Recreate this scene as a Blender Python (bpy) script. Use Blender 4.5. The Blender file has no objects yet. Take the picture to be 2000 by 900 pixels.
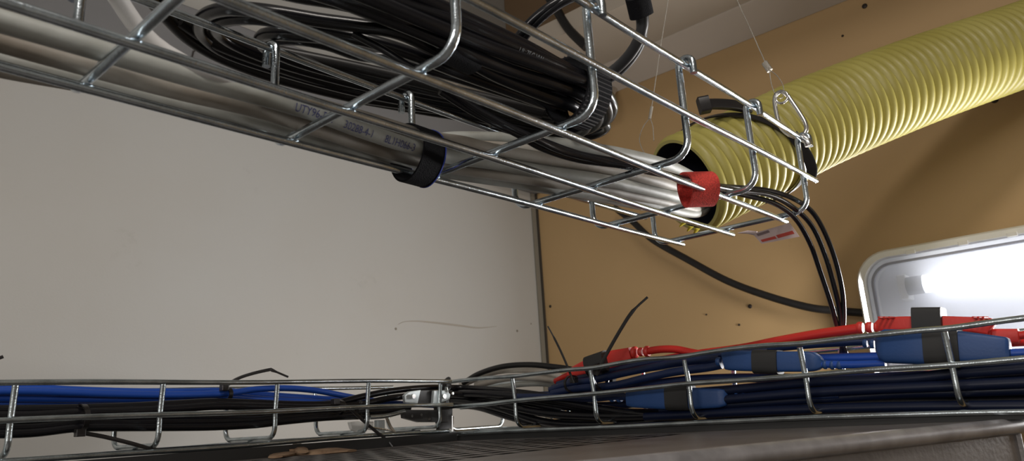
import bpy, bmesh, math, random
from mathutils import Vector, Matrix
random.seed(7)
C = bpy.context.scene.collection
D = bpy.data
sc = bpy.context.scene

# ------------------------------------------------------------------ camera
F = 1422.843
R3 = ((0.667145, -0.147306, -0.730218), (-0.742454, -0.209541, -0.636282), (-0.059283, 0.966646, -0.249162))
cam = D.cameras.new('camera'); co = D.objects.new('camera', cam); C.objects.link(co)
cam.sensor_fit = 'HORIZONTAL'; cam.sensor_width = 36.0; cam.lens = F * 36.0 / 2000.0
cam.clip_start = 0.01; cam.clip_end = 50
co.matrix_world = Matrix([list(r) + [0] for r in R3] + [[0, 0, 0, 1]])
cam.dof.use_dof = True; cam.dof.focus_distance = 0.58; cam.dof.aperture_fstop = 18.0
sc.camera = co
# ------------------------------------------------------------------ world, light, exposure
w = D.worlds.new('room_dark'); sc.world = w; w.use_nodes = True
w.node_tree.nodes['Background'].inputs[0].default_value = (0.9, 0.85, 0.8, 1)
w.node_tree.nodes['Background'].inputs[1].default_value = 0.02
sc.view_settings.view_transform = 'Standard'; sc.view_settings.look = 'None'
sc.view_settings.exposure = 0.2; sc.view_settings.gamma = 1; sc.view_settings.use_curve_mapping = False

def area(name, loc, rot, sx, sy, power, col):
    l = D.lights.new(name, 'AREA'); l.shape = 'RECTANGLE'; l.size = sx; l.size_y = sy
    l.energy = power; l.color = col
    o = D.objects.new(name, l); C.objects.link(o); o.location = loc; o.rotation_euler = rot
    return o
CEIL_Z = 1.15
area('ceiling_lamp_light', (-0.35, -0.35, CEIL_Z - 0.075), (0, 0, 0), 0.9, 0.14, 10.0, (1.0, 0.93, 0.86))
area('back_fill_light', (-1.42, -.15, .30), (0, math.radians(-90), 0), 0.16, 1.2, 7.5, (1.0, 0.95, 0.90))  # added frontal fill for the tan wall, out of view
# light of the long tubes of the wall lamp (the lamp itself is built below)
LAMP_POWER = 6.5

# ------------------------------------------------------------------ maths helpers
def ray(u, v):
    c = ((u - 1000) / F, -(v - 450) / F, -1.0)
    return Vector([sum(R3[i][k] * c[k] for k in range(3)) for i in range(3)])
def X(u, v, x): r = ray(u, v); return r * (x / r.x)
def Y(u, v, y): r = ray(u, v); return r * (y / r.y)
def Z(u, v, z): r = ray(u, v); return r * (z / r.z)
def Dp(u, v, d): return ray(u, v) * d
def V(*a): return Vector(a)

def smooth(P, step=0.004):
    """Catmull-Rom through points, resampled."""
    P = [Vector(p) for p in P]
    if len(P) == 2:
        n = max(2, int((P[1] - P[0]).length / (step * 4)))
        return [P[0].lerp(P[1], i / n) for i in range(n + 1)]
    Q = [P[0] * 2 - P[1]] + P + [P[-1] * 2 - P[-2]]
    out = []
    for i in range(1, len(Q) - 2):
        p0, p1, p2, p3 = Q[i - 1:i + 3]
        n = max(2, min(40, int((p2 - p1).length / step)))
        for k in range(n):
            t = k / n
            out.append(0.5 * ((2 * p1) + (p2 - p0) * t + (2 * p0 - 5 * p1 + 4 * p2 - p3) * t * t + (3 * p1 - p0 - 3 * p2 + p3) * t ** 3))
    out.append(P[-1])
    return out

class MB:
    def __init__(s): s.v = []; s.f = []
    def ring_surface(s, rings, close=False, cap=True):
        b = len(s.v); n = len(rings[0])
        for r in rings: s.v.extend(r)
        m = len(rings)
        for i in range(m if close else m - 1):
            j = (i + 1) % m
            for k in range(n):
                l = (k + 1) % n
                s.f.append((b + i * n + k, b + i * n + l, b + j * n + l, b + j * n + k))
        if cap and not close:
            s.f.append(tuple(b + k for k in range(n))[::-1])
            s.f.append(tuple(b + (m - 1) * n + k for k in range(n)))
        return s
    def tube(s, pts, r, seg=10, close=False, step=0.004, sm=True, cap=True):
        P = smooth(pts, step) if sm else [Vector(p) for p in pts]
        if close: P = P[:-1] if (P[0] - P[-1]).length < 1e-6 else P
        n = len(P); rings = []
        t0 = (P[1] - P[0]).normalized()
        a = t0.orthogonal().normalized()
        for i in range(n):
            if close: t = (P[(i + 1) % n] - P[i - 1]).normalized()
            else: t = (P[min(i + 1, n - 1)] - P[max(i - 1, 0)]).normalized()
            a = (a - t * a.dot(t)).normalized(); bb = t.cross(a)
            rr = r(i / (n - 1)) if callable(r) else r
            rings.append([P[i] + (a * math.cos(2 * math.pi * k / seg) + bb * math.sin(2 * math.pi * k / seg)) * rr for k in range(seg)])
        return s.ring_surface(rings, close, cap)
    def loft(s, pts, rw, rh, up=(0, 0, 1), n=16, power=2.0, sm=False, step=0.004):
        P = smooth(pts, step) if sm else [Vector(p) for p in pts]
        m = len(P); rings = []; up = Vector(up)
        for i in range(m):
            t = (P[min(i + 1, m - 1)] - P[max(i - 1, 0)]).normalized()
            sd = t.cross(up).normalized(); u2 = sd.cross(t).normalized()
            f = i / (m - 1)
            a = rw(f) if callable(rw) else (rw[i] if isinstance(rw, (list, tuple)) else rw)
            b = rh(f) if callable(rh) else (rh[i] if isinstance(rh, (list, tuple)) else rh)
            ring = []
            for k in range(n):
                th = 2 * math.pi * (k + .5) / n; c_, s_ = math.cos(th), math.sin(th)
                ring.append(P[i] + sd * (a * math.copysign(abs(c_) ** (2 / power), c_)) + u2 * (b * math.copysign(abs(s_) ** (2 / power), s_)))
            rings.append(ring)
        return s.ring_surface(rings)
    def box(s, c, h, M=None):
        b = len(s.v); c = Vector(c)
        for sx in (-1, 1):
            for sy in (-1, 1):
                for sz in (-1, 1):
                    d = Vector((sx * h[0], sy * h[1], sz * h[2]))
                    s.v.append(c + (M @ d if M else d))
        for q in ((0, 1, 3, 2), (4, 6, 7, 5), (0, 4, 5, 1), (2, 3, 7, 6), (0, 2, 6, 4), (1, 5, 7, 3)):
            s.f.append(tuple(b + i for i in q))
        return s
    def band(s, c, axis, rx, ry, width, th, up=(0, 0, 1), n=48, wob=0.0):
        c = Vector(c); t = Vector(axis).normalized(); sd = t.cross(Vector(up)).normalized(); u2 = sd.cross(t)
        rings = []
        for k in range(n):
            a = 2 * math.pi * k / n
            wv = wob * math.sin(3 * a + 1)
            o = sd * math.cos(a) * (rx + wv) + u2 * math.sin(a) * (ry + wv)
            nrm = (sd * math.cos(a) + u2 * math.sin(a))
            rings.append([c + o - t * width / 2, c + o + t * width / 2, c + o + nrm * th + t * width / 2, c + o + nrm * th - t * width / 2])
        return s.ring_surface(rings, close=True)
    def build(s, name, mat, parent=None, flat=False, bevel=0, subs=0):
        me = D.meshes.new(name)
        org = parent_loc(parent) if parent else (sum(s.v, Vector()) / len(s.v))
        me.from_pydata([tuple(v - org) for v in s.v], [], s.f); me.validate(); me.update()
        bm = bmesh.new(); bm.from_mesh(me); bmesh.ops.recalc_face_normals(bm, faces=bm.faces); bm.to_mesh(me); bm.free()
        me.materials.append(mat)
        o = D.objects.new(name, me); C.objects.link(o)
        if parent: o.parent = parent
        else: o.location = org
        if not flat:
            for p in me.polygons: p.use_smooth = True
            try: me.set_sharp_from_angle(angle=math.radians(50))
            except Exception: pass
        if bevel:
            b = o.modifiers.new('bevel', 'BEVEL'); b.width = bevel; b.segments = 3; b.limit_method = 'ANGLE'
        return o
LOC = {}
def parent_loc(p):
    s = Vector()
    while p: s += p.location; p = p.parent
    return s
def tag(o, label=None, cat=None, group=None, kind=None):
    if label: o['label'] = label
    if cat: o['category'] = cat
    if group: o['group'] = group
    if kind: o['kind'] = kind
    return o
def thing(name, label, cat, loc, group=None):
    o = D.objects.new(name, None); C.objects.link(o); o.location = loc; o.empty_display_size = .02
    return tag(o, label, cat, group)
def struct(name, mb, mat, bevel=0):
    return tag(mb.build(name, mat, flat=True, bevel=bevel), kind='structure')

# ------------------------------------------------------------------ materials
def mat(name, col, rough=.5, metal=0.0, noise=0.0, nscale=30, col2=None, bump=0.0, bscale=200, spec=.5, coat=0, aniso=0, emit=None, es=0, trans=0):
    m = D.materials.new(name); m.use_nodes = True; nt = m.node_tree; b = nt.nodes['Principled BSDF']
    b.inputs['Base Color'].default_value = (*col, 1); b.inputs['Roughness'].default_value = rough
    b.inputs['Metallic'].default_value = metal; b.inputs['Specular IOR Level'].default_value = spec
    b.inputs['Coat Weight'].default_value = coat
    if noise or col2 or bump:
        tc = nt.nodes.new('ShaderNodeTexCoord')
    if noise or col2:
        n = nt.nodes.new('ShaderNodeTexNoise'); n.inputs['Scale'].default_value = nscale; n.inputs['Detail'].default_value = 6
        nt.links.new(tc.outputs['Object'], n.inputs['Vector'])
        mx = nt.nodes.new('ShaderNodeMix'); mx.data_type = 'RGBA'
        c2 = col2 or tuple(c * (1 - noise) for c in col)
        mx.inputs[6].default_value = (*col, 1); mx.inputs[7].default_value = (*c2, 1)
        r = nt.nodes.new('ShaderNodeValToRGB'); r.color_ramp.elements[0].position = .38; r.color_ramp.elements[1].position = .68
        nt.links.new(n.outputs['Fac'], r.inputs[0]); nt.links.new(r.outputs[0], mx.inputs[0])
        nt.links.new(mx.outputs[2], b.inputs['Base Color'])
    if bump:
        n2 = nt.nodes.new('ShaderNodeTexNoise'); n2.inputs['Scale'].default_value = bscale; n2.inputs['Detail'].default_value = 4
        nt.links.new(tc.outputs['Object'], n2.inputs['Vector'])
        bp = nt.nodes.new('ShaderNodeBump'); bp.inputs['Strength'].default_value = bump; bp.inputs['Distance'].default_value = .001
        nt.links.new(n2.outputs['Fac'], bp.inputs['Height']); nt.links.new(bp.outputs[0], b.inputs['Normal'])
    if emit:
        b.inputs['Emission Color'].default_value = (*emit, 1); b.inputs['Emission Strength'].default_value = es
    return m
M = {}
M['zinc'] = mat('zinc_plated_wire', (.68, .76, .82), .19, 1.0, noise=.35, nscale=60, bump=.15, bscale=900)
M['zinc2'] = mat('zinc_plated_wire_duller', (.64, .71, .74), .24, 1.0, noise=.4, nscale=50, bump=.15, bscale=900)
M['steel'] = mat('bright_steel', (.75, .74, .72), .22, 1.0)
M['bracket'] = mat('zinc_bracket', (.72, .78, .80), .45, .8, noise=.2, nscale=80)
M['black_pvc'] = mat('black_cable_sheath', (.006, .006, .008), .24, bump=.06, bscale=300, spec=.5)
M['black_pvc2'] = mat('black_cable_sheath_dusty', (.013, .012, .012), .38, noise=.3, nscale=40, spec=.4)
M['dark_grey_pvc'] = mat('dark_grey_sheath', (.045, .045, .047), .4)
M['grey_pvc'] = mat('grey_cable_sheath', (.37, .38, .355), .5, col2=(.28, .28, .25), nscale=38, bump=.35, bscale=130)
M['grey_pvc_b'] = mat('grey_cable_sheath_soiled', (.37, .35, .31), .52, col2=(.24, .205, .165), nscale=22, bump=.35, bscale=130)
M['white_pvc'] = mat('pale_grey_sheath', (.58, .57, .56), .45, noise=.1)
M['blue_pvc'] = mat('blue_cable_sheath', (.012, .065, .36), .38, bump=.05)
M['deep_pvc'] = mat('near_black_blue_sheath', (.004, .008, .028), .40, spec=.35)
M['navy_pvc'] = mat('dark_blue_cable_sheath', (.006, .016, .062), .42, bump=.05)
M['blue_plug'] = mat('blue_moulded_plug', (.016, .06, .20), .5, bump=.1, bscale=500)
M['red_pvc'] = mat('red_cable_sheath', (.56, .025, .018), .38, bump=.05)
M['red_plug'] = mat('red_moulded_plug', (.62, .035, .025), .45, bump=.1, bscale=400)
M['velcro'] = mat('black_hook_and_loop', (.007, .007, .009), .8, bump=.6, bscale=1500, spec=.15)
M['felt'] = mat('red_felt_strap', (.90, .085, .065), .95, noise=.35, nscale=900, bump=1.0, bscale=1400)
M['tie'] = mat('black_nylon', (.018, .016, .016), .3)
M['rubber'] = mat('black_rubber', (.02, .02, .02), .6)
M['ink'] = mat('blue_ink', (.03, .035, .16), .6)
M['whiteink'] = mat('grey_ink', (.16, .17, .18), .6)
M['hose'] = mat('yellow_green_plastic', (.42, .37, .10), .42, col2=(.36, .31, .07), nscale=14, bump=.15, bscale=60)
M['hose_in'] = mat('dark_hose_lining', (.012, .014, .028), .6)
M['yellow'] = mat('yellow_shreds', (.62, .52, .02), .6)
M['rope'] = mat('steel_rope', (.42, .39, .34), .45, .9, bump=.8, bscale=1600)
M['white_paint'] = mat('white_lamp_body', (.80, .79, .76), .35)
M['lamp_pan'] = mat('white_reflector', (.82, .83, .86), .35)
M['tube'] = mat('glowing_tube', (1, 1, 1), .4, emit=(.95, .97, 1.0), es=2.6)
M['cap'] = mat('grey_tube_cap', (.28, .28, .29), .4, .6)
M['paper'] = mat('pinkish_paper_label', (.60, .46, .44), .6)
M['redprint'] = mat('red_print', (.50, .06, .04), .6)
M['greyprint'] = mat('dull_print', (.22, .15, .15), .6)
M['rack'] = mat('dark_rack_steel', (.15, .137, .132), .38, .2, col2=(.11, .098, .092), nscale=26, bump=.25, bscale=260, spec=.6)
M['rackdark'] = mat('rack_interior', (.008, .007, .007), .8)
M['debris'] = mat('torn_brown_paper', (.30, .20, .12), .8, col2=(.16, .09, .05), nscale=90)
M['trunk'] = mat('grey_wall_trunking', (.20, .20, .205), .5, noise=.1, nscale=10)
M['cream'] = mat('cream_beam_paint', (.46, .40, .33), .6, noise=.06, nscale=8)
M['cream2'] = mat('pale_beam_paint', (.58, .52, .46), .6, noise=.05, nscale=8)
M['corner'] = mat('dark_corner_joint', (.05, .04, .03), .6)
M['corner2'] = mat('dull_corner_bead', (.22, .20, .16), .6)
M['floor'] = mat('grey_floor', (.16, .15, .14), .6, noise=.2, nscale=8)
M['screw'] = mat('dark_screw', (.03, .022, .018), .5, .3)

def wall_mat(name, col, col2, marks=()):
    m = mat(name, col, .55, noise=.0, col2=col2, nscale=2.3, bump=.10, bscale=420)
    nt = m.node_tree; b = nt.nodes['Principled BSDF']
    src = b.inputs['Base Color'].links[0].from_socket
    tc = nt.nodes.new('ShaderNodeTexCoord')
    n = nt.nodes.new('ShaderNodeTexNoise'); n.inputs['Scale'].default_value = 11; n.inputs['Detail'].default_value = 8; n.inputs['Roughness'].default_value = .7
    nt.links.new(tc.outputs['Object'], n.inputs['Vector'])
    r = nt.nodes.new('ShaderNodeValToRGB'); r.color_ramp.elements[0].position = .66; r.color_ramp.elements[1].position = .80
    r.color_ramp.elements[0].color = (0, 0, 0, 1); r.color_ramp.elements[1].color = (.35, .35, .35, 1)
    nt.links.new(n.outputs['Fac'], r.inputs[0])
    mx = nt.nodes.new('ShaderNodeMix'); mx.data_type = 'RGBA'
    mx.inputs[7].default_value = (col[0] * .55, col[1] * .5, col[2] * .45, 1)
    nt.links.new(r.outputs[0], mx.inputs[0]); nt.links.new(src, mx.inputs[6]); nt.links.new(mx.outputs[2], b.inputs['Base Color'])
    return m
M['wall_l'] = wall_mat('grey_wall_paint', (.455, .45, .43), (.43, .41, .375))
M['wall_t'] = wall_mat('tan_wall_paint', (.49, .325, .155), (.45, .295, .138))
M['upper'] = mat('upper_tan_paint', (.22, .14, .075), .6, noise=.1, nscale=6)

# ------------------------------------------------------------------ the room
BX, AY = 1.2, 0.973           # tan wall at x = BX, grey wall at y = AY
FZ = -1.15
TR = 0.60                      # top of grey wall panel
def slab(x0, x1, y0, y1, z0, z1): return MB().box(((x0 + x1) / 2, (y0 + y1) / 2, (z0 + z1) / 2), ((x1 - x0) / 2, (y1 - y0) / 2, (z1 - z0) / 2))
wl = struct('wall_left', slab(-1.5, BX, AY, AY + .05, FZ, .61), M['wall_l'])
wt = struct('wall_right', slab(BX, BX + .05, -1.6, AY + .3, FZ, CEIL_Z), M['wall_t'])
struct('wall_left_upper', slab(-1.5, BX, AY + .05, AY + .10, .58, CEIL_Z), M['wall_l'])
struct('wall_back', slab(-1.5, BX, -1.65, -1.6, FZ, CEIL_Z), M['wall_l'])
struct('wall_far', slab(-1.55, -1.5, -1.6, AY, FZ, CEIL_Z), M['wall_l'])
struct('floor', slab(-1.5, BX, -1.6, AY, FZ - .05, FZ), M['floor'])
struct('ceiling', slab(-1.5, BX + .05, -1.6, AY + .1, CEIL_Z, CEIL_Z + .05), M['wall_l'])
# corner joint: a dark gap with a dull bead
t = struct('trim_1', slab(BX - .004, BX - .0005, AY - .008, AY - .0005, FZ, .61), M['corner'])
struct('trim_2', slab(BX - .016, BX - .0045, AY - .004, AY - .0004, FZ, .61), M['corner2'])
# grey trunking along the top of the grey wall
struct('trim_3', slab(-1.5, BX - .001, AY - .022, AY - .0005, .475, .606), M['trunk'], bevel=.004)
tk = D.objects['trim_3']
for (u, v, du) in [(383, 88, 5), (378, 100, 3)]:
    m_ = MB(); a, b_ = Y(u, v, AY - .0228), Y(u - 3, v + 12, AY - .0228); m_.tube([a, b_], .0009, seg=6, sm=False); m_.build('pen_mark', M['screw'], tk)
# pale beam along the top of the tan wall: sloped pale strip + cream soffit
zb0, zb1 = .636, .668
mb = MB()
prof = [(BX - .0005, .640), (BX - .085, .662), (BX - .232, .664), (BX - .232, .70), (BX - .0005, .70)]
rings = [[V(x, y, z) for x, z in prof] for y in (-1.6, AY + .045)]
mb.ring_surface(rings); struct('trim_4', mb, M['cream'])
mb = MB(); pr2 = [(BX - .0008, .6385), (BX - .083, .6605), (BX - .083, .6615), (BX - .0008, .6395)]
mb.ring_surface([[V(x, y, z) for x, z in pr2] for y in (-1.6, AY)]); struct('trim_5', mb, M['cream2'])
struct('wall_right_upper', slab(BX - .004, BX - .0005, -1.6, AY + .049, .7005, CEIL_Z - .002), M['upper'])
# screws and plug holes in the tan wall
for u, v, r in [(1689, 12, .0042), (1943, 195, .0048), (1465, 598, .0036), (1075, 598, .0030), (1646, 70, .002), (1444, 634, .002), (1380, 614, .0015)]:
    p = X(u, v, BX); m_ = MB()
    m_.tube([p + V(-.0022, 0, 0), p + V(-.001, 0, 0), p + V(.001, 0, 0)], lambda f, r=r: r * (.6 if f == 0 else 1), seg=14, sm=False)
    m_.build('screw', M['screw'], wt)
for u, v, r in [(773, 642, .0022), (1010, 646, .0025), (1037, 632, .0014)]:
    p = Y(u, v, AY); m_ = MB(); m_.tube([p + V(0, -.0008, 0), p + V(0, .001, 0)], r, seg=12, sm=False); m_.build('screw', M['corner2'], wl)
# scuff on the grey wall: a thin raised smear of dirt
m_ = MB(); pts = [Y(u, v, AY - .0003) for u, v in [(778, 633), (790, 628), (815, 627), (850, 630), (900, 636), (935, 640), (970, 637)]]
m_.loft(pts, .0003, lambda f: .0004 + .0016 * math.sin(f * math.pi), up=(0, 0, 1), n=8, sm=True); 
m_.build('scuff', mat('scuff_dirt', (.36, .33, .285), .8), wl)

# ------------------------------------------------------------------ upper cable tray
X0 = 0.0973; WR = .0022
tray = thing('cable_tray', 'silver wire mesh cable tray hanging diagonally across the top, full of cables', 'cable tray', (0.3, .268, .1465), None)
def fit_wire(u_end, v_end): pass
ZB = .1465
wires = {  # name: (y at x=0, dy/dx, z at x=0, dz/dx, x end)
    'A': (.3193, -.0039, .1462, .0020, .6045), 'B': (.2690, -.0022, .1466, -.0010, .6045), 'C': (.2168, .0040, .1458, .0026, .6055),
    'D': (.1960, -.0085, .1772, .0004, .6105), 'E': (.1885, .0045, .2060, .0090, .6000), 'F': (.3430, .0060, .2125, -.004, .6050), 'G': (.3450, .0020, .1735, .008, .5930)}
for k, (y0, dy, z0, dz, xe) in wires.items():
    m_ = MB(); xs = [-.25 + (xe + .25) * i / 24 for i in range(25)]
    ph = ord(k)
    m_.tube([V(x, y0 + dy * x + .0004 * math.sin(x * 23 + ph), z0 + dz * x + .0003 * math.sin(x * 17 + ph)) for x in xs], WR, seg=14, sm=False)
    m_.build('longitudinal_wire', M['zinc'], tray)
def arc(cy, cz, r, a0, a1, n): return [(cy + r * math.cos(math.radians(a0 + (a1 - a0) * i / n)), cz + r * math.sin(math.radians(a0 + (a1 - a0) * i / n))) for i in range(n + 1)]
zr = .1511
# rung profile in (y, z): near hook, near side, rounded corner, bottom, rounded corner, far side, far hook
prof = [(.1862, .2035)] + arc(.1912, .2105, .0050, 180, 0, 8) + [(.1962, .19), (.1962, .17)] + arc(.2082, zr + .012, .012, 180, 270, 6) + \
       [(.25, zr), (.30, zr)] + arc(.3290, zr + .012, .012, 270, 360, 6) + [(.3410, .17), (.3410, .19)] + arc(.3460, .2105, .0050, 180, 0, 8) + [(.3510, .2035)]
base = None
for k in range(-2, 6):
    x = X0 + .1 * k
    if base is None:
        m_ = MB(); m_.tube([V(x, y, z) for y, z in prof], .00235, seg=14, sm=False)
        base = m_.build('rung', M['zinc'], tray); bx = x
    else:
        o = base.copy(); C.objects.link(o); o.parent = tray; o.location = V(x - bx, 0, 0)

# ------------------------------------------------------------------ lower trays (an L on top of the rack)
trl = thing('cable_tray', 'low silver wire tray along the grey wall holding blue and black cables', 'cable tray', (0.2, .64, -.01))
trr = thing('cable_tray', 'low silver wire tray along the tan wall holding blue and red plugs', 'cable tray', (.62, .3, -.012))
def poly_wire(fn, us, parent, r=.0021, m='zinc2'):
    mb_ = MB(); mb_.tube([fn(u) for u in us], r, seg=12, step=.02); return mb_.build('longitudinal_wire', M[m], parent)
LY = .595
def zl_top(x): return .0437 - .0006 * math.sin(x * 30)
xs = [-.25 + i * .05 for i in range(17)]
for (y, z, xe) in [(LY, .0438, .565), (LY - .001, .0188, .565), (LY + .006, -.0085, .565), (LY + .048, -.0085, .56), (LY + .09, -.0085, .56), (LY + .0955, .0190, .56), (LY + .0945, .0438, .56)]:
    mb_ = MB(); n = 22
    mb_.tube([V(-.25 + (xe + .25) * i / n, y + .0004 * math.sin(i * 1.3 + z * 200), z + .0005 * math.sin(i * .9 + y * 90)) for i in range(n + 1)], .0021, seg=12, sm=False)
    mb_.build('longitudinal_wire', M['zinc2'], trl)
zl = -.0042
profl = [(LY + .0005, .0425), (LY + .0035, .018), (LY + .0035, .006)] + arc(LY + .0135, zl + .010, .010, 180, 270, 5) + [(LY + .05, zl)] + arc(LY + .0815, zl + .010, .010, 270, 360, 5) + [(LY + .0915, .018), (LY + .0935, .0425)]
base = None
for k in range(-3, 5):
    x = .1540 + .1 * k - (.004 if k == 4 else 0)
    if base is None:
        m_ = MB(); m_.tube([V(x, y, z) for y, z in profl], .0022, seg=12, sm=False)
        base = m_.build('rung', M['zinc2'], trl); bx = x
    else:
        o = base.copy(); C.objects.link(o); o.parent = trl; o.location = V(x - bx, 0, 0)
RX = .575
topn = [(872, 747), (900, 743), (950, 738), (1000, 735), (1060, 728), (1110, 722), (1160, 718), (1215, 708), (1265, 701), (1320, 698), (1370, 690), (1430, 681), (1500, 674), (1560, 671), (1640, 662), (1720, 653), (1800, 645), (1860, 640), (1930, 630), (2000, 621), (2080, 612)]
midn = [(872, 795), (950, 789), (1010, 782), (1155, 769), (1270, 757), (1345, 749), (1450, 742), (1570, 733), (1700, 722), (1800, 716), (1900, 709), (2000, 700), (2080, 693)]
botn = [(872, 848), (950, 844), (1010, 841), (1165, 835), (1350, 826), (1590, 815), (1880, 806), (2000, 804), (2080, 801)]
for L in (topn, midn, botn):
    mb_ = MB(); mb_.tube([X(u, v, RX) for u, v in L], .0021, seg=12, step=.01); mb_.build('longitudinal_wire', M['zinc2'], trr)
for (x, z) in [(RX + .048, -.0115), (RX + .09, -.0115), (RX + .0955, .0165), (RX + .0945, .041)]:
    mb_ = MB(); n = 16
    mb_.tube([V(x, .69 - .95 * i / n, z + .0004 * math.sin(i * 1.1)) for i in range(n + 1)], .0021, seg=12, sm=False); mb_.build('longitudinal_wire', M['zinc2'], trr)
zr2 = -.0085
profr = [(RX + .0005, .0400), (RX + .0035, .018), (RX + .0035, .004)] + arc(RX + .0135, zr2 + .010, .010, 180, 270, 5) + [(RX + .05, zr2)] + arc(RX + .0815, zr2 + .010, .010, 270, 360, 5) + [(RX + .0915, .018), (RX + .0935, .040)]
base = None
for k in range(-1, 8):
    y = .5137 - .1002 * k
    if base is None:
        m_ = MB(); m_.tube([V(x, y, z) for x, z in profr], .0022, seg=12, sm=False)
        base = m_.build('rung', M['zinc2'], trr); by = y
    else:
        o = base.copy(); C.objects.link(o); o.parent = trr; o.location = V(0, y - by, 0)

# ------------------------------------------------------------------ rack under the lower trays
RZ = -.020
rk = thing('equipment_rack', 'dark steel equipment rack top with vent slots under the lower trays', 'rack', (.3, .4, FZ))
c0 = Z(1987, 817, RZ); c1 = Z(1180, 897, RZ); dr = (c1 - c0).normalized()
c2 = c0 + dr * 1.1
out = [c0, c2, V(c2.x, .603, RZ), V(.588, .603, RZ)]
bm = MB(); nn = 4
bm.ring_surface([[V(p.x, p.y, FZ) for p in out], [V(p.x, p.y, RZ - .0015) for p in out]])
ob = bm.build('cabinet', M['rackdark'], rk, flat=True)
# front panel just proud of the dark body
fn = V(dr.y, -dr.x, 0)
if fn.dot(-c0) < 0: fn = -fn
mb_ = MB(); q0, q1 = c0 + fn * .001, c2 + fn * .001
mb_.ring_surface([[V(p.x, p.y, z) for p in (q0, q1, q1 - fn * .004, q0 - fn * .004)] for z in (FZ + .02, RZ - .004)])
mb_.build('front_panel', M['rack'], rk, flat=True, bevel=.002)
# right side panel
mb_ = MB(); mb_.ring_surface([[V(x, y, z) for x, y in ((.5885, .603), (.5885, c0.y - .001), (.5915, c0.y - .001), (.5915, .603))] for z in (FZ + .02, RZ - .003)])
mb_.build('side_panel', M['rack'], rk, flat=True)
# top plate: a rolled lip plus a slotted plate (grid of cells, the slot cells are left open)
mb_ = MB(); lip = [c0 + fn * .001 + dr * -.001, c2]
mb_.tube([p + V(0, 0, -.0045) for p in lip], .0052, seg=20, sm=False); mb_.build('front_lip', mat('lip_highlight_grey', (.34, .33, .34), .36, .4, noise=.35, nscale=60), rk)  # lighter grey paints in the lamp highlight along the lip
def inside(p):   # in front-edge half plane
    return (Vector((p[0], p[1], 0)) - V(c0.x, c0.y, 0)).dot(-fn) > .0015
verts = {}; vb = []; fb = []
def vid(x, y):
    k = (round(x, 5), round(y, 5))
    if k not in verts: verts[k] = len(vb); vb.append(V(x, y, RZ))
    return verts[k]
# slot field: columns of slots running across the top
gx0, gy0 = .20, .235
def is_slot(i, j):  # i along x (2 mm), j along y (2 mm)
    gi, gj = (i + (j // 2) * 3) % 8, j % 2
    return gi < 6 and gj == 0
ex, ey = .0030, .0110
ux = V(1, 0, 0)
nx, ny = int((.560 - .06) / ex), int((.575 - .30) / ey)
for i in range(nx):
    for j in range(ny):
        x, y = .06 + i * ex, .30 + j * ey
        depth_in = (Vector((x, y, 0)) - V(c0.x, c0.y, 0)).dot(-fn)
        vent = .075 < depth_in and .02 < (.575 - y) and x < .535
        if vent and is_slot(i, j): continue
        if not inside((x, y)) : continue
        fb.append((vid(x, y), vid(x + ex, y), vid(x + ex, y + ey), vid(x, y + ey)))
sl = MB(); sl.v = vb; sl.f = fb
o = sl.build('slotted_plate', M['rack'], rk, flat=True)
# rest of the plate around the slotted field
def clip_poly(poly):
    outp = []
    n = len(poly)
    d = [((Vector((p.x, p.y, 0)) - V(c0.x, c0.y, 0)).dot(-fn)) for p in poly]
    for i in range(n):
        a, b_ = poly[i], poly[(i + 1) % n]; da, db = d[i], d[(i + 1) % n]
        if da >= 0: outp.append(a)
        if da * db < 0: outp.append(a.lerp(b_, da / (da - db)))
    return outp
mb_ = MB(); xe, ye = .06 + nx * ex, .30 + ny * ey
for (x0, x1, y0, y1) in [(xe, .5885, .0, .603), (-.6, .06, .0, .603), (.06, xe, ye, .603), (.06, xe, .0, .30)]:
    P = clip_poly([V(x0, y0, RZ), V(x1, y0, RZ), V(x1, y1, RZ), V(x0, y1, RZ)])
    if len(P) < 3: continue
    b_ = len(mb_.v); mb_.v.extend(P); mb_.v.extend([p - V(0, 0, .001) for p in P]); n = len(P)
    mb_.f.append(tuple(range(b_, b_ + n))); mb_.f.append(tuple(range(b_ + 2 * n - 1, b_ + n - 1, -1)))
    for i in range(n): mb_.f.append((b_ + i, b_ + (i + 1) % n, b_ + n + (i + 1) % n, b_ + n + i))
mb_.build('top_plate', M['rack'], rk, flat=True)
# added black strips under the trays, standing in for the shadow in the gap
mb_ = MB(); mb_.box((.5825, .34, (RZ - .0138) / 2), (.006, .262, (-.0138 - RZ) / 2 - .0001)); mb_.build('shadow_gap_strip', M['rubber'], rk, flat=True)
mb_ = MB(); mb_.box((.15, .5975, (RZ - .0108) / 2), (.42, .004, (-.0108 - RZ) / 2 - .0001)); mb_.build('shadow_gap_strip', M['rubber'], rk, flat=True)
# torn paper scrap on the rack
mb_ = MB(); pts = [Z(u, v, RZ + .0012) for u, v in [(538, 892), (560, 886), (600, 884), (640, 882), (688, 880)]]
mb_.loft(pts, [.006, .016, .020, .018, .006], [.0010, .0030, .0022, .0034, .0010], n=10, power=2.5)
mb_.loft([Z(568, 880, RZ + .004), Z(580, 875, RZ + .005), Z(592, 882, RZ + .003)], [.006, .010, .005], [.0015, .0045, .0015], n=8)
tag(mb_.build('paper_scrap', M['debris']), 'torn brown scrap of paper lying on the dark rack top', 'paper')

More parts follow.
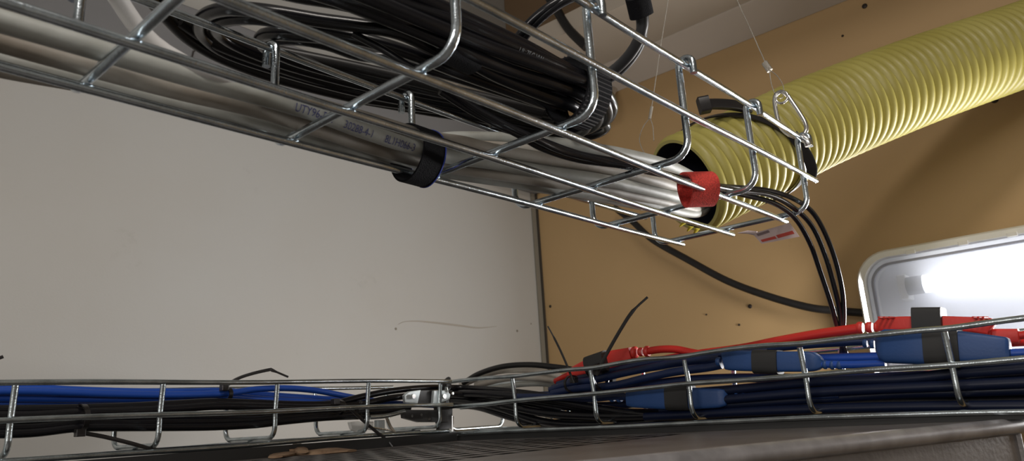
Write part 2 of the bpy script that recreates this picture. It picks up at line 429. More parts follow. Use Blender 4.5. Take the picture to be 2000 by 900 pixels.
# ------------------------------------------------------------------ yellow hose
hp = [Dp(1337, 362, .762), Dp(1470, 300, .80), Dp(1600, 236, .84), Dp(1800, 156, .888), Dp(2000, 86, .930), Dp(2045, 66, .935)]
hp.append(hp[-1] + V(.012, -.12, .035)); hp.append(hp[-1] + V(0, -.25, .05))
hc = smooth(hp, .0012)
hose = thing('corrugated_hose', 'thick yellow corrugated hose with an open dark mouth, running up to the right', 'hose', hp[0])
HR = .0545
L = [0]
for a, b_ in zip(hc, hc[1:]): L.append(L[-1] + (b_ - a).length)
def hose_at(s):
    import bisect
    i = min(max(bisect.bisect_left(L, s), 1), len(L) - 1); f = (s - L[i - 1]) / (L[i] - L[i - 1])
    return hc[i - 1].lerp(hc[i], f)
def hframe(s):
    t = (hose_at(s + .004) - hose_at(max(s - .004, 0))).normalized()
    up = V(0, 0, 1); n = (up - t * up.dot(t)).normalized(); b_ = t.cross(n)
    if b_.dot(-hose_at(s)) < 0: b_ = -b_
    return t, n, b_
pitch = .0118; seg = 56
def hose_rings(s0, s1, rf, ds):
    rings = []; s = s0
    while s <= s1:
        t, n, b_ = hframe(s); c = hose_at(s)
        rings.append([c + (n * math.cos(2 * math.pi * k / seg) + b_ * math.sin(2 * math.pi * k / seg)) * rf(s) for k in range(seg)]); s += ds
    return rings
def corr(s):
    ph = (s / pitch) % 1.0
    g = math.sin(math.pi * ph) ** .75
    return HR - .0042 + .0042 * g
mb_ = MB(); mb_.ring_surface(hose_rings(0, L[-1] - .001, corr, pitch / 8), cap=False); mb_.build('corrugated_wall', M['hose'], hose)
mb_ = MB(); mb_.ring_surface(hose_rings(0, L[-1] - .001, lambda s: HR - .0075, pitch), cap=False); mb_.build('inner_lining', M['hose_in'], hose)
mb_ = MB(); t, n, b_ = hframe(.001); c = hose_at(0)
prr = [(HR - .0042, 0), (HR - .0040, -.0012), (HR - .0073, -.0012), (HR - .0075, .001)]
mb_.ring_surface([[c + (n * math.cos(a) + b_ * math.sin(a)) * r + t * z for r, z in prr] for a in [2 * math.pi * k / 64 for k in range(64)]], close=True)
mb_.build('cut_rim', M['hose'], hose)
# yellow shreds at the cut mouth
for (u, v) in [(1335, 436), (1350, 443), (1362, 447), (1298, 411), (1310, 413)]:
    m_ = MB(); p = Dp(u, v, .735)
    m_.loft([p + V(random.uniform(-.004, .004), random.uniform(-.006, .006), 0), p, p + V(.003, .006, random.uniform(-.004, 0))], [.001, .003, .001], .0006, n=8); m_.build('plastic_shred', M['yellow'], hose)
# black cable tie strapped obliquely round the hose
tie = thing('cable_tie', 'wide black strap wrapped round the yellow hose with its square head sticking out', 'strap', Dp(1480, 215, .77))
sp = []
for k in range(64):
    a = 2 * math.pi * k / 64
    s = .045 + .062 * (1 - math.cos(a)) / 2 + .026 * math.sin(a)
    t, n, b_ = hframe(s); c = hose_at(s)
    sp.append((c + (n * math.cos(a) + b_ * math.sin(a)) * (HR + .0012), n * math.cos(a) + b_ * math.sin(a), t))
mb_ = MB(); mb_.ring_surface([[p - t * .0045, p + t * .0045, p + t * .0045 + n * .0018, p - t * .0045 + n * .0018] for p, n, t in sp], close=True)
mb_.build('strap', M['tie'], tie)
mb_ = MB(); pp = [Dp(1372, 205, .742), Dp(1395, 203, .745), Dp(1430, 205, .752), Dp(1465, 212, .762)]
mb_.loft(pp, .0035, .0052, n=12, power=6, sm=True); mb_.build('tail', M['tie'], tie)
mb_ = MB(); mb_.loft([Dp(1365, 207, .742), Dp(1385, 203, .742)], .006, .0085, n=12, power=7); mb_.build('head', M['tie'], tie)
# second strap dangling at the tray end
mb_ = MB(); mb_.loft([Dp(1548, 262, .655), Dp(1562, 282, .66), Dp(1577, 305, .665), Dp(1586, 330, .67), Dp(1584, 345, .675)], .0012, .0048, up=(.3, -.9, .1), n=12, power=5, sm=True)
tag(mb_.build('rubber_strap', M['rubber']), 'short black strap end hanging beside the carabiner at the upper tray end', 'strap')

# ------------------------------------------------------------------ suspension ropes and carabiner
def rope_mb(pts, r):
    P = smooth(pts, .003); m_ = MB()
    for s in range(3):
        Q = []
        d = 0
        for i, p in enumerate(P):
            t = (P[min(i + 1, len(P) - 1)] - P[max(i - 1, 0)]).normalized(); a = t.orthogonal().normalized(); b_ = t.cross(a)
            if i: d += (P[i] - P[i - 1]).length
            an = d / .008 * 2 * math.pi + s * 2.094
            Q.append(p + (a * math.cos(an) + b_ * math.sin(an)) * r * .5)
        m_.tube(Q, r * .55, seg=6, sm=False)
    return m_
ropeA = thing('wire_rope', 'thin steel rope on the left, ending in a crimped loop at the hose mouth', 'wire rope', X(1272, 220, .60))
rope_mb([X(1312, -60, .60), X(1305, 0, .60), X(1292, 80, .60), X(1283, 140, .60), X(1272, 215, .60)], .0006).build('rope', M['rope'], ropeA)
m_ = MB(); m_.loft([X(1273, 208, .60), X(1269, 232, .60)], .0013, .0016, up=(0, 1, 0), n=10); m_.build('crimp_sleeve', M['rope'], ropeA)
rope_mb([X(1269, 230, .60), X(1256, 248, .60), X(1249, 270, .60), X(1253, 288, .60), X(1260, 300, .60)], .0005).build('loop', M['rope'], ropeA)
rope_mb([X(1269, 230, .60), X(1275, 246, .60), X(1277, 275, .60)], .0005).build('loop', M['rope'], ropeA)
ropeB = thing('wire_rope', 'thin steel rope on the right, ending in a loop through the carabiner', 'wire rope', X(1500, 130, .60))
rope_mb([X(1418, -60, .60), X(1440, 0, .60), X(1465, 55, .60), X(1496, 125, .60)], .0006).build('rope', M['rope'], ropeB)
m_ = MB(); m_.loft([X(1493, 122, .60), X(1504, 138, .60)], .0016, .0028, up=(0, 1, 0), n=10, power=3); m_.build('crimp_sleeve', M['rope'], ropeB)
rope_mb([X(1503, 136, .60), X(1505, 155, .60), X(1510, 175, .598), X(1518, 190, .598), X(1529, 190, .60), X(1530, 168, .60), X(1518, 148, .60), X(1504, 137, .60)], .0005).build('loop', M['rope'], ropeB)
cb = thing('carabiner', 'silver snap hook joining the right steel rope to the tray end', 'carabiner', X(1545, 230, .597))
P = [X(u, v, .597) for u, v in [(1516, 184), (1513, 196), (1517, 222), (1523, 244), (1534, 258), (1550, 266), (1566, 266), (1575, 254), (1573, 240), (1560, 218), (1545, 196), (1536, 184), (1525, 179), (1516, 184)]]
m_ = MB(); m_.tube(P, .0019, seg=10, close=True, step=.003); m_.build('body', M['steel'], cb)
m_ = MB(); P = [X(1527, 190, .596) + (V(0, 1, 0) * math.cos(a) + V(0, 0, 1) * math.sin(a)) * .0052 for a in [2 * math.pi * k / 20 for k in range(21)]]
m_.tube(P, .0011, seg=8, close=True, sm=False); m_.build('eye', M['steel'], cb)
m_ = MB(); m_.loft([X(1566, 268, .595), X(1578, 276, .595), X(1580, 285, .595)], [.003, .004, .002], .003, up=(0, 1, 0), n=10, power=4); m_.build('gate_nut', M['steel'], cb)

# ------------------------------------------------------------------ cable helper
NC = [0]
def cable(name, pts, r, m, label, cat='cable', group=None, seg=12, step=.004):
    mb_ = MB(); mb_.tube(pts, r, seg=seg, step=step)
    NC[0] += 1
    return tag(mb_.build(name, M[m]), label, cat, group)
def ZL(L, z): return [Z(a[0], a[1], a[2] if len(a) > 2 else z) for a in L]
def YL(L, y): return [Y(a[0], a[1], a[2] if len(a) > 2 else y) for a in L]
def XL(L, x): return [X(a[0], a[1], a[2] if len(a) > 2 else x) for a in L]

# ---- text wrapped on a cable
def text_on(parent, center, s0, pts, r, txt, h, m, up_off=0.0, flip=1):
    cu = D.curves.new('text', 'FONT'); cu.body = txt; cu.size = 1.0; cu.resolution_u = 2
    to = D.objects.new('text', cu); C.objects.link(to)
    dg = bpy.context.evaluated_depsgraph_get(); me = D.meshes.new_from_object(to.evaluated_get(dg))
    D.objects.remove(to); D.curves.remove(cu)
    bm = bmesh.new(); bm.from_mesh(me); bmesh.ops.triangulate(bm, faces=bm.faces); bmesh.ops.subdivide_edges(bm, edges=bm.edges, cuts=3, use_grid_fill=True); bm.to_mesh(me); bm.free()
    P = smooth(pts, .002); Ls = [0]
    for a, b_ in zip(P, P[1:]): Ls.append(Ls[-1] + (b_ - a).length)
    # arclength nearest to center
    i0 = min(range(len(P)), key=lambda i: (P[i] - center).length); base_s = Ls[i0]
    org = parent_loc(parent) 
    def at(s):
        i = 1
        while i < len(Ls) - 1 and Ls[i] < s: i += 1
        f = (s - Ls[i - 1]) / (Ls[i] - Ls[i - 1]); return P[i - 1].lerp(P[i], f), (P[i] - P[i - 1]).normalized()
    for v in me.vertices:
        s = base_s + v.co.x * h * .82; y = (v.co.y - .35) * h
        c, t = at(s); n = (-c); n = (n - t * n.dot(t)).normalized(); b_ = n.cross(t)
        if b_.dot(V(0, 0, 1)) < 0: b_ = -b_
        an = y / r + up_off
        v.co = c + (n * math.cos(an) + b_ * math.sin(an)) * (r + .00028) - org
    me.materials.clear(); me.materials.append(M[m])
    o = D.objects.new('printed_text', me); C.objects.link(o); o.parent = parent
    return o

# ------------------------------------------------------------------ grey cables in the upper tray
GR = .0049
grey = [
 ([(-70, 22), (0, 44), (170, 90), (350, 142), (500, 187), (620, 223), (700, 250), (800, 284), (870, 306, .160), (960, 318, .161), (1060, 334, .163), (1200, 356, .166), (1330, 388, .178), (1400, 395, .192)], .0046, 'grey_pvc', 'grey cable printed with blue lot numbers, uppermost of the bundle left of the black strap'),
 ([(-70, 62), (0, 84), (170, 128), (350, 178), (500, 216), (620, 252), (720, 284), (808, 311), (880, 328, .1575), (980, 340, .1575), (1080, 355, .159), (1200, 375, .163), (1330, 403, .174), (1400, 409, .186)], .0042, 'grey_pvc_b', 'grey cable with brownish soiling, second from the top before the black strap'),
 ([(-70, 96), (0, 118), (170, 160), (350, 210), (500, 246), (620, 274), (720, 303), (808, 328), (880, 338, .1575), (1000, 354, .1575), (1100, 370, .158), (1220, 390, .162), (1330, 413, .170), (1390, 420, .182)], .0042, 'grey_pvc', 'grey cable lying lowest over the outer floor wire of the upper tray'),
 ([(-70, 112, .169), (0, 132, .169), (170, 166, .168), (350, 206, .168), (500, 240, .167), (640, 270, .166), (760, 310, .165), (860, 334, .165), (950, 346, .164), (1060, 366, .164), (1200, 392, .169), (1300, 410, .175), (1380, 425, .186)], .0042, 'grey_pvc_b', 'grey cable at the back edge of the bundle, touching the far side of the tray'),
 ([(-70, 6, .168), (0, 30, .168), (170, 78, .168), (350, 134, .168), (500, 172, .168), (700, 228, .168), (830, 268, .170), (905, 278, .171), (960, 290, .171), (1050, 308, .171), (1180, 330, .174), (1300, 358, .180), (1390, 380, .196)], .0042, 'grey_pvc_b', 'brownish grey cable along the upper edge of the bundle in the tray middle'),
 ([(640, 252, .168), (760, 286, .170), (850, 298, .175), (900, 296, .178), (1000, 302, .179), (1100, 320, .181), (1200, 334, .184), (1300, 364, .190), (1395, 388, .204)], .0042, 'grey_pvc', 'grey cable emerging from behind the black strap in mid bundle'),
 ([(600, 232, .180), (700, 252, .180), (820, 274, .182), (890, 268, .187), (975, 271, .190), (1060, 278, .192), (1160, 290, .194), (1240, 304, .197), (1310, 325, .203), (1370, 352, .214)], .0046, 'grey_pvc', 'grey cable arching highest as it enters the yellow hose mouth'),
 ([(700, 262, .176), (830, 282, .178), (900, 282, .182), (1000, 288, .185), (1120, 304, .187), (1240, 320, .191), (1320, 346, .199), (1380, 367, .212)], .0043, 'grey_pvc_b', 'slightly yellowed grey cable just below the highest arching one'),
]
for i, (L_, r, m_, lab) in enumerate(grey):
    pts = ZL(L_, .1580)
    for j, p in enumerate(pts):
        if 0 < j < len(pts) - 1: pts[j] = p + V(0, 0, .0006 * math.sin(j * 1.7 + i))
    v_e = L_[-1][1]; ve = 372 + (v_e - 385) * .55
    pts[-1] = Dp(1366, min(L_[-1][1] - 2, ve + 22), .742 if i in (0, 1, 2, 3) else .75)
    pts += [Dp(1395, ve, .785), Dp(1450, ve - 35, .83)]
    o = cable('grey_cable', pts, r, m_, lab, seg=28)
    if i == 0:
        c_ = lambda u, v: Z(u, v, .158)
        text_on(o, c_(744, 264), 0, pts, r, '8L1H066-3', .0062, 'ink', up_off=.0)
        text_on(o, c_(664, 238), 0, pts, r, '30288-4-1', .0060, 'ink', up_off=.0)
        text_on(o, c_(567, 206), 0, pts, r, 'UTY96-5 &', .0060, 'ink', up_off=.0)
cable('white_cable', ZL([(190, -60, .185), (232, 0, .18), (262, 45, .174), (300, 85, .168), (350, 118, .163), (420, 150, .160), (520, 184, .163), (640, 222, .168)], .17), .0038, 'white_pvc', 'pale whitish cable curving down from the top left corner into the grey bundle', seg=18)

def strap_band(name, c, axis, rx, ry, wd, m, label, cat='strap', up=(0, 0, 1), th=.0012, flap=True, parts=True):
    t_ = thing(name, label, cat, c)
    mb_ = MB(); mb_.band(c, axis, rx, ry, wd, th, up=up, wob=.0006); mb_.build('band', M[m], t_)
    return t_
cA = V(.279, .3165, .1590)
sv = strap_band('hook_and_loop_strap', cA, (1, .02, .0), .0150, .0172, .0170, 'velcro', 'wide black fabric strap tied round the grey cables and tray floor wire')
m_ = MB()   # overlapping tab with ribbed stitching
cc = cA + V(0, 0, 0)
for k in range(5):
    a = math.radians(200 + k * 2.6); t_, sd, u2 = V(1, 0, 0), V(1, 0, 0).cross(V(0, 0, 1)), V(0, 0, 1)
    p = cA + sd * math.cos(a) * .0164 + u2 * math.sin(a) * .0186
    m_.tube([p - t_ * .008, p + t_ * .008], .00022, seg=6, sm=False)
m_.build('stitching', mat('pale_thread', (.35, .35, .38), .7), sv)
m_ = MB(); m_.band(cA + V(.0086, 0, 0), (1, .02, 0), .0152, .0174, .0006, .0013, wob=.0006); m_.build('blue_edge', mat('blue_edging', (.03, .06, .4), .6), sv)

# ------------------------------------------------------------------ black cable coil in the upper tray
BR = .0040
coil = [
 ([(560, -60, .205), (700, -12, .205), (830, 42, .203), (950, 90, .203), (1040, 122, .203), (1100, 145, .203), (1150, 165, .203), (1182, 196, .204), (1187, 228, .205), (1165, 242, .206), (1100, 234, .210), (1000, 214, .216), (860, 188, .223), (720, 158, .228), (600, 126, .230), (545, 106, .230), (514, 90, .229), (508, 76, .227), (525, 66, .223), (580, 68, .217), (700, 79, .211), (780, 100, .206), (900, 140, .202), (1010, 176, .201), (1090, 200, .201)], 'black coil cable with the small tight left bend just above the tray hook'),
 ([(500, -60, .208), (650, -4, .206), (800, 54, .203), (900, 98, .199), (1000, 138, .199), (1085, 165, .199), (1140, 188, .199), (1168, 215, .200), (1164, 242, .202), (1135, 254, .204), (1080, 246, .208), (980, 224, .215), (840, 194, .223), (700, 164, .228), (560, 126, .231), (470, 92, .232), (428, 66, .231), (424, 48, .228), (450, 37, .224), (520, 37, .218), (620, 59, .211), (720, 80, .207), (800, 104, .204), (900, 142, .201), (1010, 182, .199), (1080, 208, .199)], 'black coil cable whose middle left bend loops round beside the tray wire'),
 ([(440, -60, .210), (600, -22, .208), (740, 16, .206), (870, 88, .203), (960, 143, .198), (1060, 185, .195), (1115, 205, .194), (1144, 228, .195), (1142, 252, .198), (1110, 263, .201), (1060, 256, .205), (960, 234, .213), (820, 202, .222), (680, 174, .228), (540, 136, .232), (440, 102, .234), (396, 70, .233), (390, 44, .230), (408, 26, .226), (450, 17, .221), (520, 22, .215), (620, 39, .211), (700, 50, .209), (780, 64, .207), (870, 106, .204), (960, 148, .202), (1060, 180, .200)], 'black coil cable forming the outermost grey lit bend at the left'),
 ([(620, -60, .214), (700, -20, .212), (800, 26, .209), (900, 90, .207), (1000, 142, .206), (1090, 184, .205), (1140, 203, .205), (1174, 230, .206), (1182, 250, .207), (1150, 264, .208), (1090, 262, .210), (980, 240, .214), (860, 214, .219)], 'black cable bulging lowest in the strapped bundle front'),
 ([(620, -70, .214), (760, -5, .212), (880, 38, .211), (990, 85, .210), (1060, 115, .210), (1110, 138, .210), (1160, 158, .208), (1190, 190, .206), (1196, 215, .206), (1177, 238, .207), (1120, 240, .209)], 'black cable with faint pale print along its upper side'),
 ([(400, -60, .212), (560, -14, .211), (660, 4, .210), (760, 30, .208), (860, 78, .206), (960, 136, .204), (1050, 178, .203), (1110, 190, .203)], 'black cable crossing from the upper left into the black strap, middle row'),
 ([(530, 78, .226), (580, 76, .222), (640, 86, .217), (700, 106, .213), (780, 118, .209), (900, 152, .205), (1040, 196, .202), (1100, 212, .202)], 'black cable at the underside of the strapped bundle'),
 ([(680, -60, .218), (820, -5, .216), (930, 45, .215), (1030, 92, .214), (1090, 125, .213), (1140, 150, .212)], 'black cable at the topmost edge of the strapped bundle'),
 ([(500, -50, .216), (620, -8, .214), (720, 14, .213), (800, 38, .212), (880, 80, .212), (1000, 148, .211), (1100, 182, .209)], 'long black cable with pale slivers of wall below it'),
 ([(450, -60, .206), (560, -30, .206), (680, 6, .206), (820, 50, .206), (940, 110, .206), (1080, 160, .206)], 'black cable nearest the top of the picture left of the strap'),
]
txt_o = None
for i, (L_, lab) in enumerate(coil):
    pts = ZL(L_, .2); o = cable('black_cable', pts, BR, 'black_pvc', lab, group=None, seg=14)
    if i == 4:
        text_on(o, Z(1010, 92, .210), 0, pts, BR, 'UL 75C VW', .0048, 'whiteink', up_off=-.1)
# return runs (lower half of the coil)
ret = [
 ([(270, -30, .236), (320, 28, .235), (372, 78, .234), (440, 116, .233), (540, 152, .232), (680, 188, .230), (800, 210, .226), (900, 226, .220), (1000, 240, .214), (1070, 250, .210)], 'lowest black cable sagging under the far top wire of the tray'),
 ([(350, 40, .236), (420, 84, .234), (520, 122, .232), (640, 160, .230), (780, 192, .226), (900, 212, .220), (1000, 230, .213), (1080, 244, .207)], 'black cable directly behind the far top wire of the tray'),
 ([(500, 92, .238), (560, 104, .237), (640, 120, .234), (760, 146, .229), (880, 176, .222), (1000, 204, .214), (1090, 224, .208)], 'black return cable just above the far top wire'),
 ([(560, 110, .232), (640, 132, .231), (760, 158, .228), (860, 180, .222), (960, 198, .216), (1060, 220, .209)], 'black return cable through the middle of the lower coil'),
 ([(300, -40, .240), (322, 10, .240), (345, 35, .239)], 'short curved black cable end at the top left corner'),
 ([(400, 60, .238), (450, 84, .237), (520, 112, .236), (620, 146, .233), (740, 176, .229), (860, 202, .222), (980, 222, .215), (1080, 240, .208)], 'black return cable crossing under the left loops of the coil'),
 ([(700, 190, .229), (820, 208, .224), (920, 220, .219), (1010, 236, .213), (1080, 252, .209), (1120, 258, .206)], 'black return cable lowest near the right bends'),
]
for L_, lab in ret: cable('black_cable', ZL(L_, .19), BR * 1.0, 'black_pvc2', lab, seg=14)
# joiner sleeve on one coil cable
m_ = MB(); m_.loft([Z(868, 95, .199), Z(925, 122, .199)], .0066, .0066, n=16, power=4)
tag(m_.build('joiner_sleeve', M['velcro']), 'small black sleeve clipped round the coiled black cables above mid tray', 'sleeve')
sc2 = Z(1126, 182, .204); ax = (Z(1160, 200, .204) - Z(1060, 160, .204))
strap_band('hook_and_loop_strap', sc2, ax, .0188, .0205, .0230, 'velcro', 'ribbed black fabric strap round the thick black cable coil', th=.0014)
m_ = MB()
axn = ax.normalized(); sd = axn.cross(V(0, 0, 1)).normalized(); u2 = sd.cross(axn)
for k in range(46):
    a = 2 * math.pi * k / 46
    p = sc2 + sd * math.cos(a) * .0203 + u2 * math.sin(a) * .0220
    m_.tube([p - axn * .011, p + axn * .011], .0006, seg=6, sm=False)
rb = m_.build('ribs', mat('rib_sheen', (.05, .05, .055), .35), D.objects['hook_and_loop_strap.001']); 
# pair of cables curling up right of the strap, and their little tie at the top
for i, (dx, dy, lab) in enumerate([(0, 0, 'dark grey cable curling up from the strap to the top edge, outer one'), (10, 9, 'dark grey cable curling up from the strap to the top edge, inner one')]):
    cable('curled_cable', ZL([(1110, 168 + dy * .3, .212), (1150, 160 + dy, .212), (1195, 140 + dy, .214), (1232, 104 + dy, .218), (1252, 66 + dy, .224), (1256 - dx * .4, 30, .232), (1246 - dx, -5, .24), (1225 - dx, -40, .25)], .21), .0036, 'dark_grey_pvc', lab, seg=14)
strap_band('hook_and_loop_strap', Z(1247, 12, .236), Z(1252, 30, .232) - Z(1244, -5, .24), .0062, .0062, .012, 'velcro', 'small black fabric tie at the top edge round the curled dark cables', th=.0012)
for i, (dx, lab) in enumerate([(0, 'black cable arching behind the bundle toward the top edge, left one'), (12, 'black cable arching behind the bundle toward the top edge, right one')]):
    cable('arching_cable', ZL([(985 + dx, 150, .24), (1000 + dx, 95, .25), (1030 + dx, 50, .26), (1075 + dx, 12, .27), (1130 + dx, -15, .28)], .25), .0032, 'black_pvc', lab)
cable('arching_cable', XL([(1030, -260), (1045, -120), (1062, -30), (1088, 20), (1112, 58), (1146, 92)], .968), .0085, 'black_pvc2', 'blurred dark cable far behind the bundle in front of the brown panel')
# conduit bits behind the coil
m_ = MB(); m_.loft([X(1000, 270, 1.1), X(985, 160, 1.1)], .02, .02, up=(0, 1, 0), n=14, power=5)
cb2 = thing('wall_conduit_box', 'yellowish junction box high in the corner behind the black coil', 'junction box', X(1000, 200, 1.1))
m_.build('box', mat('yellowish_plastic', (.45, .36, .20), .5), cb2)
for u in (978, 1008):
    m_ = MB(); m_.tube([X(u + 6, 275, 1.06), X(u, 150, 1.06)], .006, seg=10, sm=False); m_.build('stud', M['corner'], cb2)
m_ = MB(); m_.tube([X(1170, 215, 1.1), X(1185, 195, 1.13), X(1200, 172, 1.1995)], .008, seg=14); tag(m_.build('pipe_stub', M['cream']), 'short beige pipe stub beside the beam behind the coil', 'pipe')

# ------------------------------------------------------------------ thin black wires out of the tray end
thin = [
 [(690, 66, .206), (750, 98, .197), (800, 130, .188), (870, 170, .180), (930, 212, .172), (1000, 250, .164), (1040, 268, .160), (1100, 296, .158), (1180, 316, .157), (1260, 334, .157), (1330, 348, .157), (1395, 362, .158)],
 [(860, 178, .18), (930, 222, .172), (1010, 262, .164), (1060, 290, .159), (1130, 312, .157), (1220, 324, .156), (1300, 340, .156), (1380, 360, .156)],
 [(960, 245, .170), (1050, 272, .164), (1130, 300, .161), (1230, 320, .160), (1320, 345, .160), (1390, 366, .160)],
]
tails = [
 [(1395, 362, .46), (1440, 366, .48), (1500, 372, .5), (1550, 388, .5), (1590, 418, .5), (1622, 480, .5), (1642, 550, .5), (1648, 610, .5), (1644, 690, .5)],
 [(1390, 366, .46), (1440, 372, .47), (1500, 380, .49), (1545, 402, .5), (1585, 440, .5), (1612, 500, .5), (1632, 570, .5), (1642, 620, .5), (1650, 700, .5)],
 [(1390, 372, .45), (1450, 380, .46), (1510, 396, .48), (1552, 425, .49), (1582, 475, .49), (1602, 530, .49), (1622, 590, .49), (1636, 640, .49), (1655, 700, .49)],
]
# the tails fall from the tray end (x about .5-.6) to the lower tray
names = ['thin black wire leaving the red strap, outermost of the three falling wires', 'thin black wire leaving the red strap, middle of the three falling wires', 'thin black wire leaving the red strap, innermost of the three falling wires']
for i in range(3):
    up_ = ZL(thin[i], .16)
    e = up_[-1]
    T = []
    n = len(tails[i]) 
    for j, (u, v, _) in enumerate(tails[i][1:]):
        f = (j + 1) / (n - 1); x = e.x + (.66 - e.x) * (1 - (1 - f) ** 2)
        T.append(X(u, v, x))
    cable('thin_black_wire', up_ + T, .0021, 'black_pvc', names[i], seg=12)
rs = Z(1364, 368, .1500); axr = V(1, 0, 0)
red = strap_band('hook_and_loop_strap', rs, V(.75, -.45, .06), .0090, .0112, .0215, 'felt', 'fuzzy bright red fabric strap round thin black wires and a tray wire', th=.0016)

# long black cable on the tan wall going to the lamp
cable('black_cable', XL([(1200, 405), (1235, 432), (1275, 468), (1340, 505), (1420, 548), (1500, 578), (1580, 600), (1640, 607), (1700, 612)], 1.17), .0062, 'black_pvc2', 'long black cable sagging along the tan wall toward the wall lamp')

# label hanging from the last rung
lb = thing('paper_label', 'small pinkish paper label with red print on the last tray rung', 'label', X(1515, 455, .6))
q = [X(1470, 456, .606), X(1543, 435, .598), X(1562, 462, .598), X(1488, 476, .606)]
def quad(pts, off, m, nm, par, th=.0003):
    n = (pts[1] - pts[0]).cross(pts[3] - pts[0]).normalized()
    if n.dot(-pts[0]) < 0: n = -n
    m_ = MB(); m_.ring_surface([[p + n * off for p in pts], [p + n * (off + th) for p in pts]]); return m_.build(nm, M[m], par, flat=True)
quad(q, 0, 'paper', 'sheet', lb)
def qi(a, b_): return (q[0].lerp(q[1], a)).lerp(q[3].lerp(q[2], a), b_)
quad([qi(.06, .66), qi(.46, .62), qi(.46, .82), qi(.06, .86)], .0004, 'redprint', 'red_print', lb, .0001)
quad([qi(.50, .58), qi(.94, .52), qi(.94, .74), qi(.50, .82)], .0004, 'redprint', 'red_print', lb, .0001)
quad([qi(.08, .12), qi(.42, .08), qi(.42, .26), qi(.08, .32)], .0004, 'greyprint', 'faded_print', lb, .0001)
m_ = MB(); m_.loft([X(1442, 455, .606), X(1460, 453, .606), X(1478, 456, .606)], .0008, [.0003, .0016, .0022], n=8, up=(0, 0, 1)); m_.build('curled_corner', M['paper'], lb)

# ------------------------------------------------------------------ wall lamp
lamp = thing('wall_lamp', 'white fluorescent wall lamp with clear cover glowing at the right edge', 'lamp', (BX, 0, .08))
LZ0, LZ1, LY0, LY1, LX = -.035, .2035, .3215, -.32, 1.13
def rrect(y0, y1, z0, z1, r, x, n=8):
    P = []
    for (cy, cz, a0) in ((y0 - r, z1 - r, 0), (y1 + r, z1 - r, 90), (y1 + r, z0 + r, 180), (y0 - r, z0 + r, 270)):
        for i in range(n + 1):
            a = math.radians(a0 + 90 * i / n); P.append(V(x, cy + r * math.cos(a), cz + r * math.sin(a)))
    return P
def frame_rr(ins, x, rr=.045): return rrect(LY0 - ins, LY1 + ins, LZ0 + ins, LZ1 - ins, rr - ins * .8, x)
m_ = MB(); m_.ring_surface([frame_rr(0, BX - .0005), frame_rr(0, LX + .004), frame_rr(.003, LX), frame_rr(.011, LX), frame_rr(.013, LX + .004), frame_rr(.013, BX - .0005)], cap=False)
m_.build('rim', M['white_paint'], lamp)
m_ = MB(); m_.ring_surface([frame_rr(.0115, BX - .012), frame_rr(.0115, BX - .004)]); m_.build('reflector_pan', M['lamp_pan'], lamp, flat=True)
# clear cover with a moulded inner lip
gl = D.materials.new('clear_cover'); gl.use_nodes = True; nt = gl.node_tree; nt.nodes.clear()
o_ = nt.nodes.new('ShaderNodeOutputMaterial'); tr = nt.nodes.new('ShaderNodeBsdfTransparent'); tl = nt.nodes.new('ShaderNodeBsdfTranslucent'); gs = nt.nodes.new('ShaderNodeBsdfGlossy')
gs.inputs['Roughness'].default_value = .25; tl.inputs[0].default_value = (.86, .87, .92, 1); tr.inputs[0].default_value = (.93, .94, .97, 1)
m1 = nt.nodes.new('ShaderNodeMixShader'); m2 = nt.nodes.new('ShaderNodeMixShader'); m1.inputs[0].default_value = .22; m2.inputs[0].default_value = .05
nt.links.new(tr.outputs[0], m1.inputs[1]); nt.links.new(tl.outputs[0], m1.inputs[2]); nt.links.new(m1.outputs[0], m2.inputs[1]); nt.links.new(gs.outputs[0], m2.inputs[2]); nt.links.new(m2.outputs[0], o_.inputs[0])
M['cover'] = gl
m_ = MB(); m_.ring_surface([frame_rr(.012, LX + .0035), frame_rr(.012, LX + .0045)]); m_.build('clear_cover', gl, lamp, flat=True)
m_ = MB(); m_.ring_surface([frame_rr(.0185, LX + .0050), frame_rr(.0185, LX + .010), frame_rr(.0225, LX + .010), frame_rr(.0225, LX + .0050)], close=True); m_.build('inner_lip', mat('grey_gasket', (.34, .34, .38), .5), lamp)
for z in (.150, .012):
    y1 = .262
    m_ = MB(); m_.tube([V(1.160, y1 - .022, z), V(1.160, LY1 + .06, z)], .0128, seg=20, sm=False); m_.build('fluorescent_tube', M['tube'], lamp)
    m_ = MB(); m_.tube([V(1.160, y1, z), V(1.160, y1 - .022, z)], .0132, seg=20, sm=False); m_.build('tube_cap', M['cap'], lamp)
    m_ = MB(); m_.box((1.172, y1 + .006, z), (.015, .006, .018)); m_.build('lamp_holder', M['white_paint'], lamp, flat=True, bevel=.002)
for u in (1778, 1880, 1975):
    p = X(u, 489 - (u - 1720) * .19 + 8, LX); m_ = MB(); m_.box((LX - .001, p.y, LZ1 - .0105), (.002, .006, .003)); m_.build('clip', M['white_paint'], lamp, flat=True, bevel=.001)
ll = area('wall_lamp_light', (1.1322, -.075, .066), (0, math.radians(90), 0), .125, .45, LAMP_POWER, (1.0, .98, .96))
area('lamp_end_light', (1.115, .30, .084), (0, math.radians(90), math.radians(-50)), .16, .05, 1.2, (1.0, .98, .96))
# ceiling lamp body behind the camera
cl = thing('ceiling_lamp', 'long white ceiling lamp behind the viewpoint', 'lamp', (-.35, -.35, CEIL_Z))
m_ = MB(); m_.box((-.35, -.35, CEIL_Z - .035), (.47, .09, .0345)); m_.build('housing', M['white_paint'], cl, flat=True)

bl = thing('wall_lamp', 'added white fill lamp on the far wall behind the viewpoint', 'lamp', (-1.5, -.15, .30))
m_ = MB(); m_.box((-1.462, -.15, .30), (.0375, .65, .11)); m_.build('housing', M['white_paint'], bl, flat=True)  # body for the added fill light, unseen behind the camera
